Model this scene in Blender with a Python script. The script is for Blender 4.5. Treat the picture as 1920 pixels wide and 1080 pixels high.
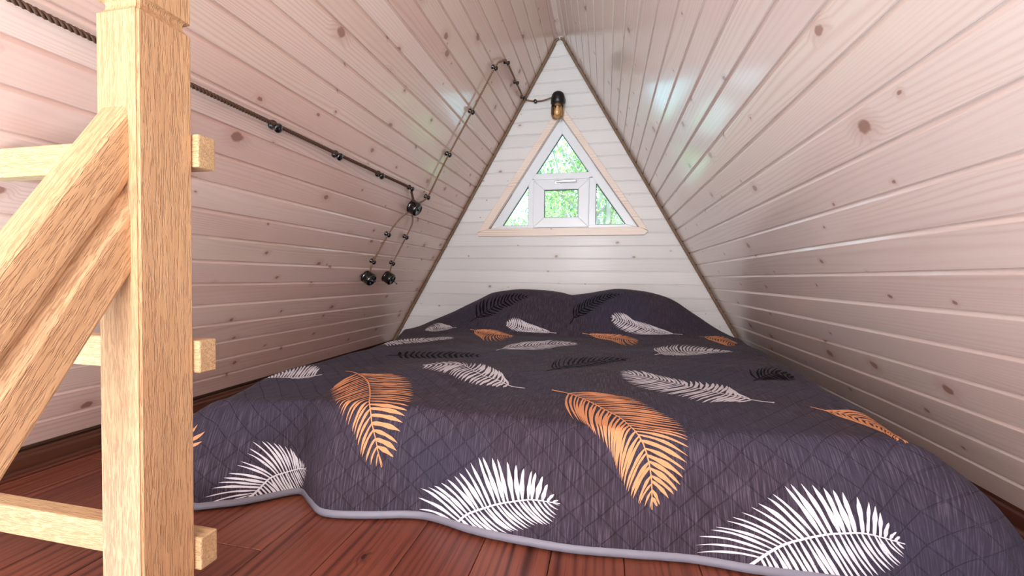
import bpy, bmesh, math, random
from mathutils import Vector, Matrix
random.seed(7)
for o in list(bpy.data.objects): bpy.data.objects.remove(o, do_unlink=True)
SC = bpy.context.scene; COL = SC.collection
ZO = .5653                      # floor level to world zero: everything is lifted by this at the end
# ------------------------------------------------------------------ camera
YAW, PITCH, ROLL, FPX = 0.21497, -0.02465, 0.01133, 797.24
XC = .33378
cy, sy, cp, sp = math.cos(YAW), math.sin(YAW), math.cos(PITCH), math.sin(PITCH)
fwd = Vector((-sy * cp, cy * cp, sp)); right = Vector((cy, sy, 0)); up = right.cross(fwd)
cr, sr = math.cos(ROLL), math.sin(ROLL)
r2 = right * cr + up * sr; u2 = -right * sr + up * cr
cam = bpy.data.cameras.new('camera'); cam.sensor_width = 36; cam.lens = FPX / 1920 * 36; cam.clip_start = .02
co = bpy.data.objects.new('camera', cam); COL.objects.link(co)
m = Matrix.Identity(4)
for i in range(3): m[i][0], m[i][1], m[i][2] = r2[i], u2[i], -fwd[i]
m[0][3] = XC; co.matrix_world = m; SC.camera = co
# ------------------------------------------------------------------ sky, sun, big lights, exposure
W = bpy.data.worlds.new('world'); SC.world = W; W.use_nodes = True
wn = W.node_tree.nodes; wl = W.node_tree.links; wn.clear()
tcw = wn.new('ShaderNodeTexCoord'); sepw = wn.new('ShaderNodeSeparateXYZ'); rpw = wn.new('ShaderNodeValToRGB')
bgw = wn.new('ShaderNodeBackground'); ow = wn.new('ShaderNodeOutputWorld')
rpw.color_ramp.elements[0].position = 0.; rpw.color_ramp.elements[0].color = (.55, .85, 1., 1)
rpw.color_ramp.elements[1].position = .9; rpw.color_ramp.elements[1].color = (.25, .52, 1., 1)
wl.new(tcw.outputs['Generated'], sepw.inputs[0]); wl.new(sepw.outputs[2], rpw.inputs[0])
wl.new(rpw.outputs[0], bgw.inputs[0]); wl.new(bgw.outputs[0], ow.inputs[0]); bgw.inputs[1].default_value = 3.0
def lamp(name, kind, loc, target, energy, color, **k):
    l = bpy.data.lights.new(name, kind); l.energy = energy; l.color = color
    for a, b in k.items(): setattr(l, a, b)
    o = bpy.data.objects.new(name, l); COL.objects.link(o); o.location = loc
    o.rotation_euler = (Vector(target) - Vector(loc)).to_track_quat('-Z', 'Y').to_euler(); return o
lamp('sun', 'SUN', (3, -6, 8), (0, 3, 0), 11., (1., .95, .86), angle=.01)
# daylight of the far gable window and an added fill lamp, both behind the camera
lamp('rear_window_light', 'AREA', (-.05, -3.8, .55), (0, 3, .3), 106., (.91, .95, 1.), shape='RECTANGLE', size=1.0, size_y=.9)
lamp('slope_fill_light', 'AREA', (.20, -1.2, -.64), (.20, -.8, 1.2), 40., (1., .965, .94), shape='RECTANGLE', size=1.7, size_y=1.3)  # fill lamp added below floor level to brighten the slopes from underneath
SC.view_settings.view_transform = 'Standard'; SC.view_settings.look = 'None'
SC.view_settings.gamma = 1; SC.view_settings.use_curve_mapping = False
SC.view_settings.exposure = 0.35
# ------------------------------------------------------------------ helpers
def tag(o, label=None, cat=None, group=None, kind=None):
    if label: o['label'] = label
    if cat: o['category'] = cat
    if group: o['group'] = group
    if kind: o['kind'] = kind
    return o
def link(name, me, mat=None, parent=None, smooth=False):
    if mat is not None and not me.materials: me.materials.append(mat)
    if smooth: me.polygons.foreach_set('use_smooth', [True] * len(me.polygons))
    o = bpy.data.objects.new(name, me); COL.objects.link(o)
    if parent is not None: o.parent = parent
    return o
def empty(name, loc=(0, 0, 0)):
    o = bpy.data.objects.new(name, None); COL.objects.link(o); o.location = loc; o.empty_display_size = .05; return o
def pydata(name, v, f):
    me = bpy.data.meshes.new(name); me.from_pydata([tuple(q) for q in v], [], f); me.update(); return me
def fix(me):
    b = bmesh.new(); b.from_mesh(me); bmesh.ops.recalc_face_normals(b, faces=b.faces); b.to_mesh(me); b.free(); return me
def bevel(me, w, seg=2, angle=.5):
    b = bmesh.new(); b.from_mesh(me)
    bmesh.ops.recalc_face_normals(b, faces=b.faces)
    e = [e for e in b.edges if len(e.link_faces) == 2 and e.calc_face_angle(0) > angle]
    bmesh.ops.bevel(b, geom=e, offset=w, segments=seg, affect='EDGES', profile=.5, clamp_overlap=True)
    b.to_mesh(me); b.free(); return me
def box(name, lo, hi, bev=0, seg=2):
    x0, y0, z0 = lo; x1, y1, z1 = hi
    v = [(x0,y0,z0),(x1,y0,z0),(x1,y1,z0),(x0,y1,z0),(x0,y0,z1),(x1,y0,z1),(x1,y1,z1),(x0,y1,z1)]
    me = pydata(name, v, [(0,3,2,1),(4,5,6,7),(0,1,5,4),(1,2,6,5),(2,3,7,6),(3,0,4,7)])
    return bevel(me, bev, seg) if bev else me
def prism(name, pts, y0, y1, bev=0, seg=2):
    """polygon in the x-z plane pulled from y0 to y1"""
    n = len(pts)
    v = [(x, y0, z) for x, z in pts] + [(x, y1, z) for x, z in pts]
    f = [tuple(range(n)), tuple(range(2*n-1, n-1, -1))] + [(i, (i+1) % n, n+(i+1) % n, n+i) for i in range(n)]
    me = fix(pydata(name, v, f))
    return bevel(me, bev, seg) if bev else me
def lathe(name, prof, seg=24, cap=True):
    """profile (radius, height) turned about local Z"""
    v = []; f = []
    for r, z in prof:
        for i in range(seg):
            a = 2*math.pi*i/seg; v.append((r*math.cos(a), r*math.sin(a), z))
    for j in range(len(prof)-1):
        for i in range(seg):
            f.append((j*seg+i, j*seg+(i+1) % seg, (j+1)*seg+(i+1) % seg, (j+1)*seg+i))
    if cap: f.append(tuple(range(seg-1, -1, -1))); f.append(tuple((len(prof)-1)*seg+i for i in range(seg)))
    return fix(pydata(name, v, f))
def join(name, meshes):
    b = bmesh.new()
    for me in meshes: b.from_mesh(me)
    me = bpy.data.meshes.new(name); b.to_mesh(me); b.free()
    return me
def xform(me, mat): me.transform(mat); return me
def aim(direction, loc=(0, 0, 0), roll_to=None):
    d = Vector(direction).normalized()
    return Matrix.Translation(Vector(loc)) @ d.to_track_quat('Z', 'Y').to_matrix().to_4x4()
def resample(pts, step):
    P = [Vector(p) for p in pts]; out = [P[0]]; acc = 0
    for a, b in zip(P, P[1:]):
        L = (b-a).length; n = max(1, int(round(L/step)))
        out += [a.lerp(b, i/n) for i in range(1, n+1)]
    return out
def spline(pts, n=8):
    P = [Vector(p) for p in pts]; out = []
    for i in range(len(P)-1):
        a = P[i-1] if i else P[i]*2-P[i+1]; b, c = P[i], P[i+1]; d = P[i+2] if i+2 < len(P) else P[i+1]*2-P[i]
        for k in range(n):
            t = k/n
            out.append(.5*((2*b)+(c-a)*t+(2*a-5*b+4*c-d)*t*t+(3*b-a-3*c+d)*t**3))
    out.append(P[-1]); return out
def twisted(name, pts, strands, r_off, r_str, pitch, sides=6, step=None, phase=0):
    P = resample(pts, step or pitch/9); n = len(P)
    T = [(P[min(i+1, n-1)]-P[max(i-1, 0)]).normalized() for i in range(n)]
    N = T[0].orthogonal().normalized(); fr = []
    for i in range(n):
        N = (N-T[i]*N.dot(T[i])).normalized(); fr.append((N.copy(), T[i].cross(N)))
    v = []; f = []; s = 0.; S = [0.]
    for i in range(1, n): s += (P[i]-P[i-1]).length; S.append(s)
    for k in range(strands):
        base = len(v); C = []
        for i in range(n):
            a = phase+2*math.pi*(S[i]/pitch+k/strands); C.append(P[i]+(fr[i][0]*math.cos(a)+fr[i][1]*math.sin(a))*r_off)
        for i in range(n):
            t = (C[min(i+1, n-1)]-C[max(i-1, 0)]).normalized(); a0 = (C[i]-P[i]).normalized() if r_off else fr[i][0]
            a0 = (a0-t*a0.dot(t)).normalized(); b0 = t.cross(a0)
            for q in range(sides):
                g = 2*math.pi*q/sides; v.append(C[i]+(a0*math.cos(g)+b0*math.sin(g))*r_str)
        for i in range(n-1):
            for q in range(sides):
                f.append((base+i*sides+q, base+i*sides+(q+1) % sides, base+(i+1)*sides+(q+1) % sides, base+(i+1)*sides+q))
        f.append(tuple(base+q for q in range(sides-1, -1, -1))); f.append(tuple(base+(n-1)*sides+q for q in range(sides)))
    me = pydata(name, v, f); me.polygons.foreach_set('use_smooth', [True]*len(me.polygons)); return me
# ------------------------------------------------------------------ materials
def srgb(r, g, b):
    f = lambda c: (c/255/12.92) if c/255 <= .04045 else ((c/255+.055)/1.055)**2.4
    return (f(r), f(g), f(b), 1)
class NT:
    def __init__(s, name):
        s.m = bpy.data.materials.new(name); s.m.use_nodes = True; s.n = s.m.node_tree.nodes; s.l = s.m.node_tree.links
        s.bsdf = s.n['Principled BSDF']; s.out = s.n['Material Output']
    def add(s, t, **k):
        n = s.n.new(t)
        for a, b in k.items(): setattr(n, a, b)
        return n
    def put(s, sock, v):
        if v is None: return
        if isinstance(v, bpy.types.NodeSocket): s.l.new(v, sock)
        else: sock.default_value = v
    def math(s, op, a, b=None, c=None, clamp=False):
        n = s.add('ShaderNodeMath', operation=op, use_clamp=clamp)
        for i, v in enumerate((a, b, c)): s.put(n.inputs[i], v)
        return n.outputs[0]
    def vmath(s, op, a, b=None):
        n = s.add('ShaderNodeVectorMath', operation=op); s.put(n.inputs[0], a); s.put(n.inputs[1], b); return n.outputs[0]
    def rng(s, v, a, b, c=0., d=1., smooth=True):
        n = s.add('ShaderNodeMapRange', interpolation_type='SMOOTHSTEP' if smooth else 'LINEAR'); n.clamp = True
        s.put(n.inputs[0], v); s.put(n.inputs[1], a); s.put(n.inputs[2], b); s.put(n.inputs[3], c); s.put(n.inputs[4], d); return n.outputs[0]
    def mix(s, f, a, b, mode='MIX'):
        n = s.add('ShaderNodeMix', data_type='RGBA', blend_type=mode); s.put(n.inputs[0], f); s.put(n.inputs[6], a); s.put(n.inputs[7], b); return n.outputs[2]
    def noise(s, vec, scale, detail=3., rough=.5, dim='3D'):
        n = s.add('ShaderNodeTexNoise', noise_dimensions=dim); s.put(n.inputs['Vector'], vec); n.inputs['Scale'].default_value = scale
        n.inputs['Detail'].default_value = detail; n.inputs['Roughness'].default_value = rough; return n.outputs[0]
    def ramp(s, f, stops):
        n = s.add('ShaderNodeValToRGB'); cr = n.color_ramp
        while len(cr.elements) < len(stops): cr.elements.new(.5)
        for e, (p, c) in zip(cr.elements, stops): e.position = p; e.color = c
        s.put(n.inputs[0], f); return n.outputs[0]
    def bump(s, h, dist, strength=1.):
        n = s.add('ShaderNodeBump'); s.put(n.inputs['Height'], h); n.inputs['Distance'].default_value = dist; n.inputs['Strength'].default_value = strength
        s.l.new(n.outputs[0], s.bsdf.inputs['Normal']); return n
def plain(name, col, rough=.5, spec=.5, metal=0., coat=0.):
    t = NT(name); t.bsdf.inputs['Base Color'].default_value = col; t.bsdf.inputs['Roughness'].default_value = rough
    t.bsdf.inputs['Specular IOR Level'].default_value = spec; t.bsdf.inputs['Metallic'].default_value = metal
    t.bsdf.inputs['Coat Weight'].default_value = coat; return t.m
def pine(name, tones, line, knotc, rough=.3, axis='Y', knots=1., ring=260., contrast=.5, bumpd=.0005, coat=.3, knot_size=1., line_amt=.5):
    """whitewashed softwood: long grain along `axis`, cathedral lines, knots; each board its own tone"""
    t = NT(name)
    tc = t.add('ShaderNodeTexCoord'); oi = t.add('ShaderNodeObjectInfo')
    rot = t.add('ShaderNodeMapping')
    rot.inputs['Rotation'].default_value = {'Y': (0, 0, 0), 'X': (math.pi/2, 0, math.pi/2), 'Z': (math.pi/2, 0, 0)}[axis]
    t.l.new(tc.outputs['Object'], rot.inputs[0])
    off = t.add('ShaderNodeCombineXYZ'); t.put(off.inputs[0], t.math('MULTIPLY', oi.outputs['Random'], 37.)); t.put(off.inputs[1], t.math('MULTIPLY', oi.outputs['Random'], 91.)); t.put(off.inputs[2], t.math('MULTIPLY', oi.outputs['Random'], 13.))
    P = t.vmath('ADD', rot.outputs[0], off.outputs[0])
    # knots
    vo = t.add('ShaderNodeTexVoronoi', voronoi_dimensions='2D'); vo.inputs['Randomness'].default_value = 1.
    t.l.new(t.vmath('MULTIPLY', P, (9.5, 3.6, 1)), vo.inputs['Vector']); vo.inputs['Scale'].default_value = 1.
    # position of the knot centre relative to the point, in metres, slightly stretched along the grain
    dv = t.vmath('SUBTRACT', t.vmath('MULTIPLY', P, (9.5, 3.6, 0)), vo.outputs['Position'])
    dv = t.vmath('MULTIPLY', dv, (1/9.5, 1/3.6*.75, 0))
    wob = t.noise(P, 60., 2.)
    ln = t.add('ShaderNodeVectorMath', operation='LENGTH'); t.l.new(dv, ln.inputs[0])
    dist = t.math('ADD', ln.outputs['Value'], t.math('MULTIPLY', t.math('SUBTRACT', wob, .5), .011))
    sepc = t.add('ShaderNodeSeparateColor'); t.l.new(vo.outputs['Color'], sepc.inputs[0])
    has = t.math('MULTIPLY', t.math('GREATER_THAN', sepc.outputs[0], 1-.55*knots), t.rng(vo.outputs['Distance'], .28, .46, 1., 0.))
    rad = t.math('MULTIPLY_ADD', t.math('POWER', sepc.outputs[1], 3.), .010*knot_size, .0028*knot_size)
    kn = t.math('MULTIPLY', t.rng(t.math('DIVIDE', dist, rad), .75, 1.25, 1., 0.), has)
    halo = t.math('MULTIPLY', t.rng(t.math('DIVIDE', dist, rad), .8, 3.6, 1., 0.), has)
    # growth rings bent round the knots
    sp_ = t.add('ShaderNodeSeparateXYZ'); t.l.new(P, sp_.inputs[0])
    low = t.noise(t.vmath('MULTIPLY', P, (5., .55, 5.)), 1., 2.)
    gx = t.math('ADD', sp_.outputs[0], t.math('MULTIPLY', low, .16))
    gx = t.math('ADD', gx, t.math('MULTIPLY', halo, .018))
    gx = t.math('ADD', gx, t.math('MULTIPLY', t.noise(t.vmath('MULTIPLY', P, (30., 3., 30.)), 1., 2.), .010))
    sine = t.math('SINE', t.math('MULTIPLY', t.math('MULTIPLY_ADD', t.math('SINE', t.math('MULTIPLY', gx, 47.)), .009, gx), ring*2.2))
    rings = t.math('POWER', t.math('MULTIPLY_ADD', sine, .5, .5), 2.5)
    fine = t.noise(t.vmath('MULTIPLY', P, (420., 7., 420.)), 1., 3., .6)
    tone = t.noise(t.vmath('MULTIPLY', P, (14., .9, 14.)), 1., 2.)
    # board tone
    base = t.ramp(oi.outputs['Random'], [(i/(len(tones)-1), c) for i, c in enumerate(tones)])
    base = t.mix(t.math('MULTIPLY', t.rng(tone, .35, .7), .45), base, tones[0])
    f = t.math('MULTIPLY', rings, t.math('MULTIPLY', t.rng(t.noise(t.vmath('MULTIPLY', P, (7., .7, 7.)), 1., 1.), .35, .7, .25, 1.), line_amt))
    c = t.mix(f, base, line)
    c = t.mix(t.math('MULTIPLY', t.rng(fine, .5, .75), contrast*.35), c, line)
    c = t.mix(t.math('MULTIPLY', halo, .45), c, line)
    c = t.mix(t.math('MULTIPLY', kn, .8), c, knotc)
    t.l.new(c, t.bsdf.inputs['Base Color'])
    t.put(t.bsdf.inputs['Roughness'], t.math('MULTIPLY_ADD', fine, .12, rough-.06))
    t.bsdf.inputs['Coat Weight'].default_value = coat; t.bsdf.inputs['Coat Roughness'].default_value = .13
    h = t.math('ADD', t.math('MULTIPLY', fine, .5), t.math('MULTIPLY', t.noise(t.vmath('MULTIPLY', P, (25., 2., 25.)), 1., 0.), 3.))
    t.bump(h, bumpd); return t.m
def oak(name, base, dark, axis='Z', rough=.5, bumpd=.0009):
    """brushed hardwood, strongly embossed pores along the axis"""
    t = NT(name); tc = t.add('ShaderNodeTexCoord'); oi = t.add('ShaderNodeObjectInfo')
    rot = t.add('ShaderNodeMapping'); rot.inputs['Rotation'].default_value = {'Y': (0, 0, 0), 'X': (math.pi/2, 0, math.pi/2), 'Z': (math.pi/2, 0, 0)}[axis]
    t.l.new(tc.outputs['Object'], rot.inputs[0])
    P = t.vmath('ADD', rot.outputs[0], t.vmath('MULTIPLY', oi.outputs['Random'], (3.1, 5.3, 2.2)))
    low = t.noise(t.vmath('MULTIPLY', P, (8., 1.4, 8.)), 1., 2.)
    sp_ = t.add('ShaderNodeSeparateXYZ'); t.l.new(P, sp_.inputs[0])
    gx = t.math('ADD', t.math('ADD', sp_.outputs[0], sp_.outputs[2]), t.math('MULTIPLY', low, .10))
    gx = t.math('ADD', gx, t.math('MULTIPLY', t.noise(P, 90., 2.), .0035))
    rings = t.math('POWER', t.math('MULTIPLY_ADD', t.math('SINE', t.math('MULTIPLY', gx, 520.)), .5, .5), 2.)
    pores = t.noise(t.vmath('MULTIPLY', P, (440., 34., 440.)), 1., 2., .6)
    pore = t.rng(pores, .48, .62)
    f = t.math('MULTIPLY', t.math('ADD', t.math('MULTIPLY', rings, .25), t.math('MULTIPLY', pore, .42)), 1.)
    c = t.mix(t.math('MULTIPLY', f, .75), base, dark)
    c = t.mix(t.math('MULTIPLY', t.rng(t.noise(t.vmath('MULTIPLY', P, (30., 2.5, 30.)), 1., 2.), .35, .7), .25), c, dark)
    t.l.new(c, t.bsdf.inputs['Base Color']); t.bsdf.inputs['Roughness'].default_value = rough
    t.bump(t.math('MULTIPLY', pore, -.9), bumpd); return t.m
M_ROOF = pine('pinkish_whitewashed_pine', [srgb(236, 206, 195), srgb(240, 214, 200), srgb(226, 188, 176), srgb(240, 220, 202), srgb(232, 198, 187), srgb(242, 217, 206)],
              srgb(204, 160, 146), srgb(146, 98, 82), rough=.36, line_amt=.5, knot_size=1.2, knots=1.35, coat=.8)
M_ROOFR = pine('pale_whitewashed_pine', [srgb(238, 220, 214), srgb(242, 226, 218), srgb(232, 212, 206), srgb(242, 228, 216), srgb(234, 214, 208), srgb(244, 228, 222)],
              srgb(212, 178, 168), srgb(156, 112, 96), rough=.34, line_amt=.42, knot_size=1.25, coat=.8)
M_GABLE = pine('white_stained_pine', [srgb(226, 222, 220), srgb(230, 226, 224), srgb(220, 216, 214), srgb(232, 228, 226)],
               srgb(208, 192, 180), srgb(150, 124, 108), rough=.5, axis='X', contrast=.3, knots=.8, line_amt=.22, knot_size=.7, coat=.08)
M_TRIM = pine('pale_planed_pine', [srgb(240, 220, 206), srgb(242, 224, 210), srgb(236, 214, 198)], srgb(200, 154, 124), srgb(160, 110, 80), rough=.45, axis='X', knots=.15, contrast=.3, coat=.1)
M_OAK = oak('brushed_oak_upright', srgb(218, 172, 128), srgb(168, 118, 82), 'Z')
M_OAKX = oak('brushed_oak_level', srgb(228, 190, 144), srgb(184, 136, 98), 'X')
M_FLOOR = pine('dark_red_laminate', [srgb(140, 78, 60), srgb(122, 66, 52), srgb(148, 86, 66), srgb(128, 72, 56)], srgb(72, 32, 24), srgb(48, 22, 18), rough=.38, knots=.35, knot_size=1.7, contrast=1.8, coat=.0, ring=120., line_amt=1.)
M_BASE = pine('dark_brown_skirting', [srgb(98, 58, 42), srgb(88, 50, 36)], srgb(50, 26, 20), srgb(40, 18, 14), rough=.4, knots=0., contrast=1., coat=.0, line_amt=.6)
M_BACK = plain('backing', srgb(120, 90, 70), .9)
M_PVC = plain('white_window_plastic', srgb(236, 238, 242), .3)
M_GASKET = plain('dark_gasket', srgb(30, 32, 34), .6)
M_CHROME = plain('pale_metal', srgb(225, 225, 228), .25, metal=.6)
M_BLACK = plain('glazed_black_ceramic', srgb(14, 13, 13), .16, .6, coat=.5)
M_BLACKM = plain('black_metal', srgb(12, 12, 12), .4)

def hash_seed(s): return sum((i+3)*ord(c)*7919 for i, c in enumerate(s)) % 100003
# ---- shape of the bedspread: cloth coordinates (x, y) -> point in the room ----
def lerp_tab(tab, v):
    if v <= tab[0][0]: return tab[0][1]
    for (a, b), (c, d) in zip(tab, tab[1:]):
        if v <= c:
            t = (v - a) / (c - a); return b + (d - b) * t
    return tab[-1][1]
def smooth_tab(tab, v):
    # Catmull-Rom through the table
    n = len(tab)
    if v <= tab[0][0]: return tab[0][1]
    if v >= tab[-1][0]: return tab[-1][1]
    i = 0
    while i < n - 2 and v > tab[i + 1][0]: i += 1
    x0, y0 = tab[i]; x1, y1 = tab[i + 1]
    ym = tab[i - 1] if i > 0 else (2 * x0 - x1, 2 * y0 - y1)
    yp = tab[i + 2] if i + 2 < n else (2 * x1 - x0, 2 * y1 - y0)
    m0 = (y1 - ym[1]) / (x1 - ym[0]); m1 = (yp[1] - y0) / (yp[0] - x0)
    h = x1 - x0; t = (v - x0) / h
    return ((2*t**3 - 3*t**2 + 1) * y0 + (t**3 - 2*t**2 + t) * h * m0
            + (-2*t**3 + 3*t**2) * y1 + (t**3 - t**2) * h * m1)
def sstep(a, b, v):
    t = min(1, max(0, (v - a) / (b - a))); return t * t * (3 - 2 * t)
Q_LEFT = [(.97, -.66), (1.2, -.71), (1.4, -.70), (1.7, -.68), (2.1, -.71), (2.4, -.83), (2.6, -.95), (2.9, -1.03)]
Q_RIGHT = [(.97, .885), (1.25, .90), (1.5, .925), (1.9, .955), (2.3, 1.0), (2.6, 1.05), (2.9, 1.08)]
Q_HUMP = [(-1.2, -.47), (-1.03, -.41), (-.87, -.331), (-.675, -.24), (-.487, -.146), (-.376, -.1), (-.16, -.075), (.05, -.091),
          (.22, -.095), (.418, -.066), (.61, -.082), (.737, -.125), (.86, -.203), (1.01, -.305), (1.12, -.364)]
Q_FRONT_HEM = [(-.66, .815, -.60), (-.58, .86, -.52), (-.50, .915, -.455), (-.43, .935, -.415), (-.37, .90, -.365), (-.30, .86, -.30), (-.2, .875, -.2), (-.071, .905, -.07), (.054, .878, .055),
               (.197, .864, .2), (.307, .864, .31), (.514, .884, .52), (.628, .882, .64), (.76, .885, .79), (.885, .90, .92)]
Q_FY = .98
Q_YB = 2.90
Q_E = .30
Q_FLOOR = -.560
def q_side_out(y, sgn):
    if sgn < 0: return smooth_tab([(.97, -.83), (1.3, -.90), (1.7, -.86), (2.1, -.88), (2.4, -.98), (2.9, -1.13)], y) + .010 * math.sin(y * 23)
    return smooth_tab([(.97, 1.115), (1.3, 1.12), (1.7, 1.12), (2.1, 1.13), (2.5, 1.14), (2.9, 1.16)], y) + .008 * math.sin(y * 26)
def q_top(x, y):
    flat = -.316 + .016 * sstep(.3, .9, x) - .012 * sstep(-.3, -.75, x)
    flat += .004 * math.sin(x * 9 + y * 4) * math.sin(y * 7 - x * 3) + .003 * math.sin(x * 4.1 - y * 17) - .012 * sstep(1.35, .98, y)
    # right rear edge of the bed lies a little lower
    flat -= .02 * sstep(.9, 1.1, x) * sstep(1.2, 2.2, y)
    b = sstep(2.28, 2.74, y)
    hump = smooth_tab(Q_HUMP, x) - .03 * sstep(2.8, 2.93, y)
    hump += .012 * math.exp(-((x - .12) / .05) ** 2) * -1
    return flat * (1 - b) + hump * b
def quilt_point(x, y):
    """cloth coordinates to room coordinates"""
    yc = min(max(y, Q_FY), Q_YB)
    xl = smooth_tab(Q_LEFT, yc); xr = smooth_tab(Q_RIGHT, yc)
    xc = min(max(x, xl), xr)
    ex, ey = x - xc, min(0., y - Q_FY)
    e = math.hypot(ex, ey)
    z0 = q_top(xc, yc)
    if e < 1e-6: return (xc, yc, z0)
    s = min(1., e / Q_E)
    hz = Q_FLOOR
    if ex == 0:            # front
        tab1 = [(a, b) for a, b, c in Q_FRONT_HEM]; tab2 = [(a, c) for a, b, c in Q_FRONT_HEM]
        hx, hy = smooth_tab(tab2, xc), smooth_tab(tab1, xc)
    elif ey == 0:          # sides
        hx, hy = q_side_out(yc, -1 if ex < 0 else 1), yc
    else:                  # front corners
        ph = math.atan2(-ey, abs(ex)) / (math.pi / 2)
        if ex < 0:
            hx = smooth_tab([(0, q_side_out(Q_FY, -1)), (.35, -.86), (.7, -.74), (1, -.60)], ph)
            hy = smooth_tab([(0, .98), (.35, .86), (.7, .80), (1, .815)], ph)
        else:
            hx = smooth_tab([(0, q_side_out(Q_FY, 1)), (.4, 1.13), (.7, 1.06), (1, .92)], ph)
            hy = smooth_tab([(0, .99), (.4, .945), (.7, .905), (1, .90)], ph)
    wx, wy = hx - xc, hy - yc
    o = .62 * (1 - (1 - s) ** 2.6) + .38 * s
    r = .055 / Q_E
    d = s * s / (2 * r) if s < r else (s - r / 2)
    d /= (1 - r / 2)
    # soft folds growing towards the hem
    return (xc + wx * o, yc + wy * o, z0 + (hz - z0) * d)
def quilt_wrinkle(x, y):
    # quilted diamonds + long soft creases, as a height in metres
    a = (x + y) / .062; b = (x - y) / .062
    fa = abs(a - math.floor(a) - .5) * 2; fb = abs(b - math.floor(b) - .5) * 2
    puff = min(1 - fa ** 6, 1 - fb ** 6)
    w = .0008 * (puff - 1)
    w += .0022 * math.sin(x * 13 + 3 * math.sin(y * 5)) * math.sin(y * 9 + 2 * math.sin(x * 4))
    w += .0012 * math.sin(x * 31 + y * 12) * math.sin(y * 27 - x * 8)
    return w
def quilt_at(x, y, off=0.):
    h = .004
    p = quilt_point(x, y); a = quilt_point(x + h, y); b = quilt_point(x, y + h); c = quilt_point(x - h, y); d = quilt_point(x, y - h)
    u = [a[i] - c[i] for i in range(3)]; v = [b[i] - d[i] for i in range(3)]
    n = [u[1]*v[2] - u[2]*v[1], u[2]*v[0] - u[0]*v[2], u[0]*v[1] - u[1]*v[0]]
    l = math.sqrt(sum(t * t for t in n)) or 1
    w = quilt_wrinkle(x, y) + off
    q = [p[i] + n[i] / l * w for i in range(3)]
    return (q[0], q[1], max(q[2], Q_FLOOR + .001))
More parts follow.
